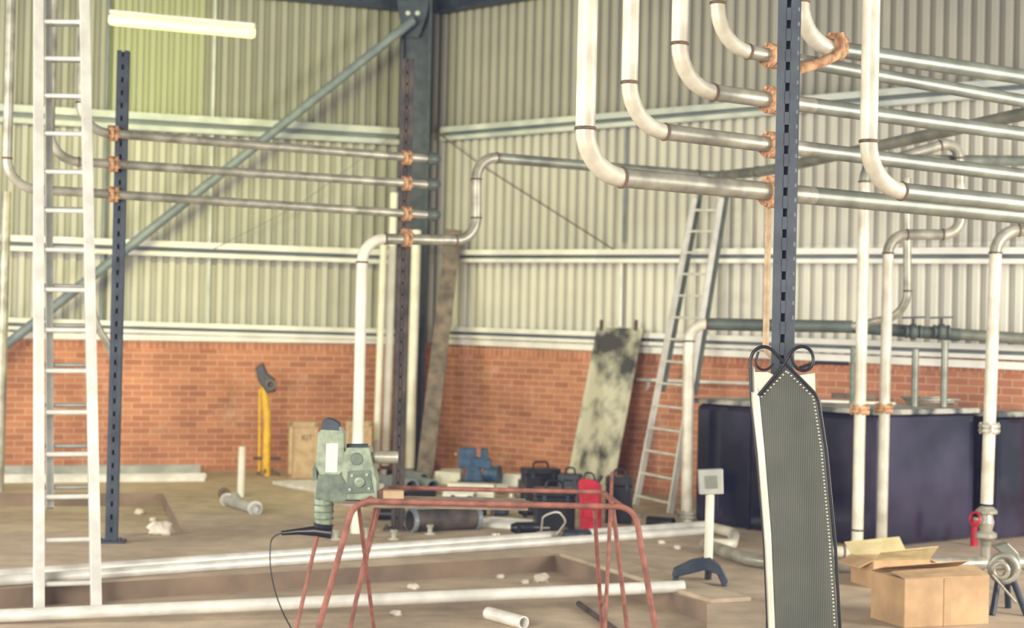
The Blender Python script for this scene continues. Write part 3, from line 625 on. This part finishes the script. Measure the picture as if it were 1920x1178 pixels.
bundle(G(640,905),G(720,925),4,'pale channel lengths beside the corner pipes',mt='alu',step=.09,hh=.05)
p,q=G(768,998),G(896,992); p.z=q.z=.095
co_=MB().pipe(p,q,.095,.08,22).obj('pipe_offcut','rusty',label='dark wide pipe section lying on the floor',cat='pipe')
for t in(0,.93): MB().pipe(p.lerp(q,t),p.lerp(q,t+.06),.105,.082,22).obj('end_band','brace',co_)
# scattered offcuts and fittings heaped between the machine and the ladder foot
rd=random.Random(11)
spots=[(700,975),(660,930),(905,955),(945,946),(728,895),(835,938),(925,968),(960,935),(868,965),(905,925),(975,915),(700,912),(758,940),(826,890),(850,950),(985,950),(940,898),(1050,905),(1075,935),(1190,975),(1215,990),(1140,1010),(1060,1015),(930,1012)]
for i,(x,y) in enumerate(spots):
    c=G(x,y); an=rd.uniform(-.6,.7); dd=V((math.cos(an),math.sin(an),0)); L=rd.uniform(.18,.36); r=rd.uniform(.03,.055)
    k=i%4; mt=['alu','black','pipel','navy'][(i*3+1)%4]
    if k in(0,1):
        c.z=r; MB().pipe(c,c+dd*L,r,r*.75,18).obj('pipe_offcut',mt,label='short pipe offcut on the floor',cat='pipe',group='short pipe offcuts')
    elif k==2:
        c.z=r; n=V((-dd.y,dd.x,0)); e=MB().tube(rounded([c,c+dd*.13,c+dd*.13+n*.13],.10),r,14).obj('pipe_elbow',mt,label='loose pipe elbow on the floor',cat='pipe fitting',group='loose pipe elbows')
        MB().lathe(c,-dd,[(0,r*1.3),(.02,r*1.3)],16).obj('collar_ring','collar',e)
    else:
        MB().lathe(c,(0,0,1),[(0,.075),(.02,.075),(.02,.05),(.055,.045),(.055,.03)],20).obj('loose_flange',mt,label='loose flange lying flat on the floor',cat='pipe fitting',group='loose flanges')
def tbox(px,py,w,d,h,rz,mt,label,name='tool_case',cat='tool case',hand=True):
    c=G(px,py); e=empty(name,c,label,cat); R=Matrix.Rotation(rz,3,'Z')
    MB().box((c.x,c.y,h*.4),(w,d,h*.8),rz).obj('case_body',mt,e,.012)
    MB().box((c.x,c.y,h*.9),(w*1.03,d*1.03,h*.2),rz).obj('case_lid',mt,e,.012)
    if hand: MB().tube(rounded([c+R@V((-w*.22,0,h)),c+R@V((-w*.2,0,h+.06)),c+R@V((w*.2,0,h+.06)),c+R@V((w*.22,0,h))],.03,4),.011,8).obj('handle','black',e)
    for k in(-.3,.3): MB().box(c+R@V((w*k,-d/2-.006,h*.78)),(.035,.015,.05),rz).obj('latch','navy',e)
tbox(1038,993,.34,.22,.36,.1,'black','black tool case standing on the floor')
tbox(1160,980,.24,.22,.42,-.1,'black','black square case by the red can')
tbox(1012,938,.36,.25,.33,.2,'black','black machine case with a handle')
tbox(1068,945,.22,.2,.3,-.2,'navy','small dark blue case among the tools')
c=G(1108,999); e=empty('jerry_can',c,'bright red metal fuel can on the floor','fuel can'); Yr=c.y
slab([(1089,999),(1085,905),(1092,898),(1118,902),(1128,910),(1128,999)],Yr-.05,.12).obj('can_body','red',e,.005)
MB().tube(rounded([P(1094,898,Yr),P(1098,886,Yr),P(1112,888,Yr),P(1116,902,Yr)],.02,3),.008,8).obj('handle','black',e)
MB().cyl(P(1121,904,Yr),P(1128,892,Yr),.018,seg=12).obj('spout_cap','black',e)
slab([(1094,925),(1122,925),(1122,972),(1094,972)],Yr-.062,.012).obj('pressed_panel','red',e,.006)
for i,(x,y) in enumerate(((998,970),(986,1004))):
    c=G(x,y); e=empty('drill',c,'black electric drill lying on the floor','power tool')
    MB().tube([c+V((-.13,0,.06)),c+V((-.08,0,.06)),c+V((.06,0,.065)),c+V((.12,0,.065))],[.03,.05,.05,.02],14).obj('drill_body','black',e)
    MB().cyl(c+V((-.05,0,.07)),c+V((-.07,-.12,.03)),.024,seg=10).obj('grip','black',e)
    MB().cyl(c+V((.12,0,.065)),c+V((.2,.01,.065)),.008,seg=8).obj('bit','pipel',e)
MB().tube(rounded([G(1040,1008,.01),G(1062,978,.2),G(1047,958,.32),G(1018,968,.25),G(1014,1003,.01)],.1,5),.007,8).obj('cable','label',label='pale cable looped over the tool case',cat='cable')
MB().cyl(G(1142,1003),P(1148,885,13.6),.015).obj('steel_rod','redtube',label='red oxide upright rod by the cases',cat='rod')
for x,y in((688,1008),(738,1012),(806,1002),(630,1012)):
    c=G(x,y); MB().lathe(c,(0,0,1),[(0,.05),(.015,.05),(.015,.022),(.06,.02),(.06,.03),(.08,.03)],16).obj('pipe_fitting','pipel',label='small flanged pipe fitting on the floor',cat='pipe fitting',group='loose pipe fittings')
e=empty('branch_fitting',G(450,955),'silver branched pipe fitting lying on the floor','pipe fitting')
p,q=G(425,938,.05),G(482,955,.05); MB().pipe(p,q,.05,.035).obj('main_tube','alug',e); 
d=(q-p).normalized(); 
for t in(0.0,.92): MB().lathe(p+(q-p)*t,d,[(0,.068),(.03,.068)],18).obj('flange','alu',e)
MB().pipe(p.lerp(q,.5),p.lerp(q,.5)+V((-.1,.2,.06)),.04,.03).obj('branch','alug',e); MB().lathe(G(420,925,.06),(0.2,-1,0),[(0,.05),(.03,.06)],18).obj('branch_end','collar',e)
c=G(451,932); MB().pipe(c,c+V((.005,0,.50)),.036,.028).obj('pipe_offcut','white',label='short white pipe standing upright on the floor',cat='pipe')
for i,(x,y,r) in enumerate(((300,1003,.1),(262,965,.05),(287,978,.035),(1015,1092,.06),(938,1085,.03),(985,1095,.03),(742,1155,.035),(775,1106,.04),(1240,1020,.03),(1270,1030,.03))):
    z=-.12 if (y>1080 or x==742) else (-.13 if x<300 else 0)
    c=G(x,y,z); MB().blob(c+V((0,0,r*.45)),(r,r*.8,r*.6),i+20,7,.3).obj('crumpled_rag','cloth',label='crumpled pale rag dropped on the floor',cat='rag',group='dropped rags')
c=G(1318,1098); e=empty('pipe_stand',c,'white post stand with grey plate head and dark blue feet','stand'); Ys=c.y
MB().cyl(zz(P(1328,1050,Ys),.12),P(1332,905,Ys),.03).obj('post','white',e)
slab([(1310,882),(1356,880),(1357,927),(1312,928)],Ys-.04,.08).obj('head_plate','alug',e,.006)
slab([(1322,893),(1345,892),(1346,916),(1324,917)],Ys-.046,.008).obj('head_inset','pipeg',e,.002)
slab([(1262,1084),(1266,1068),(1300,1052),(1332,1046),(1352,1062),(1366,1090),(1358,1104),(1346,1078),(1322,1070),(1290,1078)],Ys-.05,.1).obj('foot_casting','navy',e,.008)
MB().cyl(zz(P(1330,1060,Ys),.16),zz(P(1330,1060,Ys),0)+V((.03,.3,0)),.025).obj('rear_leg','navy',e)
MB().cyl(P(1362,1098,Ys),zz(P(1360,1118,Ys),0.0),.02,seg=10).obj('leg','navy',e)
MB().cyl(P(1268,1078,Ys),zz(P(1266,1100,Ys),0.0),.02,seg=10).obj('leg','navy',e)
a=G(1046,1044); b=V((1.30,10.2,0)); d=(b-a).normalized(); s=V((-d.y,d.x,0)); s=s if s.x>0 else -s
MB().bar(a+s*.16+V((0,0,.015)),b+s*.16+V((0,0,.015)),.30,.03).obj('kerb_slab','concrete',None,.006,'pale concrete kerb slab along the edge of the pit','slab')
def carton(c,w,d,h,rz,lab,open_=False):
    e=empty('cardboard_box',zz(c,0),lab,'box'); R=Matrix.Rotation(rz,3,'Z')
    if not open_:
        MB().box((c.x,c.y,h/2),(w,d,h),rz).obj('box_body','card',e,.006)
        for sg,kk in((-1,.40),(1,.47)):
            p=c+R@V((-w/2,sg*d/2,h)); q=c+R@V((w/2,sg*d/2,h)); o=R@V((0,-sg*d*kk,.022 if sg<0 else .045)); MB().prism([p,q,q+o+V((0,0,.02)),p+o],(0,0,.005)).obj('flap','card',e)
        MB().box(c+R@V((0,-d/2-.002,h*.5)),(.05,.003,h*.98),rz).obj('tape','card',e)
    else:
        t=.008
        mb=MB(); mb.box((c.x,c.y,.01),(w,d,.02),rz)
        for sg in(-1,1):
            mb.box(c+R@V((0,sg*d/2,h/2)),(w,t,h),rz); mb.box(c+R@V((sg*w/2,0,h/2)),(t,d,h),rz)
        mb.obj('box_body','card',e)
        for sg in(-1,1):
            p=c+R@V((-w/2,sg*d/2,h)); q=c+R@V((w/2,sg*d/2,h)); o=R@V((0,sg*d*.35,.07)); MB().prism([p,q,q+o+V((0,0,.03)),p+o],(0,0,.006)).obj('flap','cardi',e)
            p=c+R@V((sg*w/2,-d/2,h)); q=c+R@V((sg*w/2,d/2,h)); o=R@V((sg*w*.25,0,-.05)); MB().prism([p,q,q+o,p+o],(0,0,.006)).obj('flap','card',e)
c=G(1742,1165); carton(V((c.x,c.y,0)),.60,.36,.29,.35,'closed brown cardboard box on the floor')
c=G(1675,1100); carton(V((c.x,c.y+.1,0)),.44,.30,.19,.3,'open cardboard box with yellowed flaps',True)
c=G(1893,1150); e=empty('pipe_vise',c,'metal ring pipe vise on a dark blue stand','vise'); Yv=c.y
MB().torus(P(1882,1066,Yv),(.3,1,0),.080,.022).obj('ring','pipel',e)
MB().torus(P(1876,1070,Yv-.05),(.3,1,0),.045,.016).obj('inner_ring','pipel',e)
slab([(1864,1026),(1890,1018),(1910,1038),(1916,1072),(1900,1100),(1872,1098),(1894,1070),(1886,1044)],Yv+.02,.08).obj('jaw','pipeg',e,.006)
for (x0,y0),(x1,y1),dy in(((1872,1085),(1860,1172),-.1),((1900,1090),(1925,1180),-.1),((1888,1085),(1890,1150),.2)):
    q=P(x1,y1,Yv+dy); q.z=0; MB().cyl(P(x0,y0,Yv),q,.020,seg=10).obj('leg','navy',e)
MB().cyl(P(1860,1078,Yv-.05),P(1905,1130,Yv-.1),.008,seg=8).obj('lever','pipel',e)
MB().lathe(G(1826,1024),(0,0,1),[(0,.03),(.2,.03),(.22,.015),(.24,.015)],14).obj('spray_can','red',label='small red can beside the tank',cat='can')
MB().lathe(G(803,888),(0,0,1),[(0,.06),(.12,.06),(.13,.03),(.16,.03)],16).obj('paint_tin','red',label='small red tin near the blue vice',cat='can')
# ------------------------------------------------------------ lighting
w=bpy.data.worlds.new('world'); sc.world=w; w.use_nodes=True
bg=w.node_tree.nodes['Background']; bg.inputs[0].default_value=(0.93,0.95,1.0,1); bg.inputs[1].default_value=0.80
def area(loc,tgt,sx,sy,pw,col,spread=math.pi):
    l=bpy.data.lights.new('door_and_fill_light','AREA'); l.shape='RECTANGLE'; l.size=sx; l.size_y=sy; l.energy=pw; l.color=col; l.spread=spread
    o=bpy.data.objects.new('door_and_fill_light',l); COL.objects.link(o); o.location=loc; d=V(tgt)-V(loc); o.rotation_euler=d.to_track_quat('-Z','Y').to_euler(); return o
area((-5,-2,3.2),(0.5,14,1.2),4,3.5,1350,(1,.96,.88))
area((8,7,2.4),(-1,17,1.0),3,3,700,(1,.97,.93))  # unseen fill added on the right, raking the left wall's ribs; not a doorway
area((-8.5,9,2.0),(3,15.5,0.9),3,2.4,420,(1,.97,.93))  # unseen fill added on the left to brighten the right wall; not a doorway
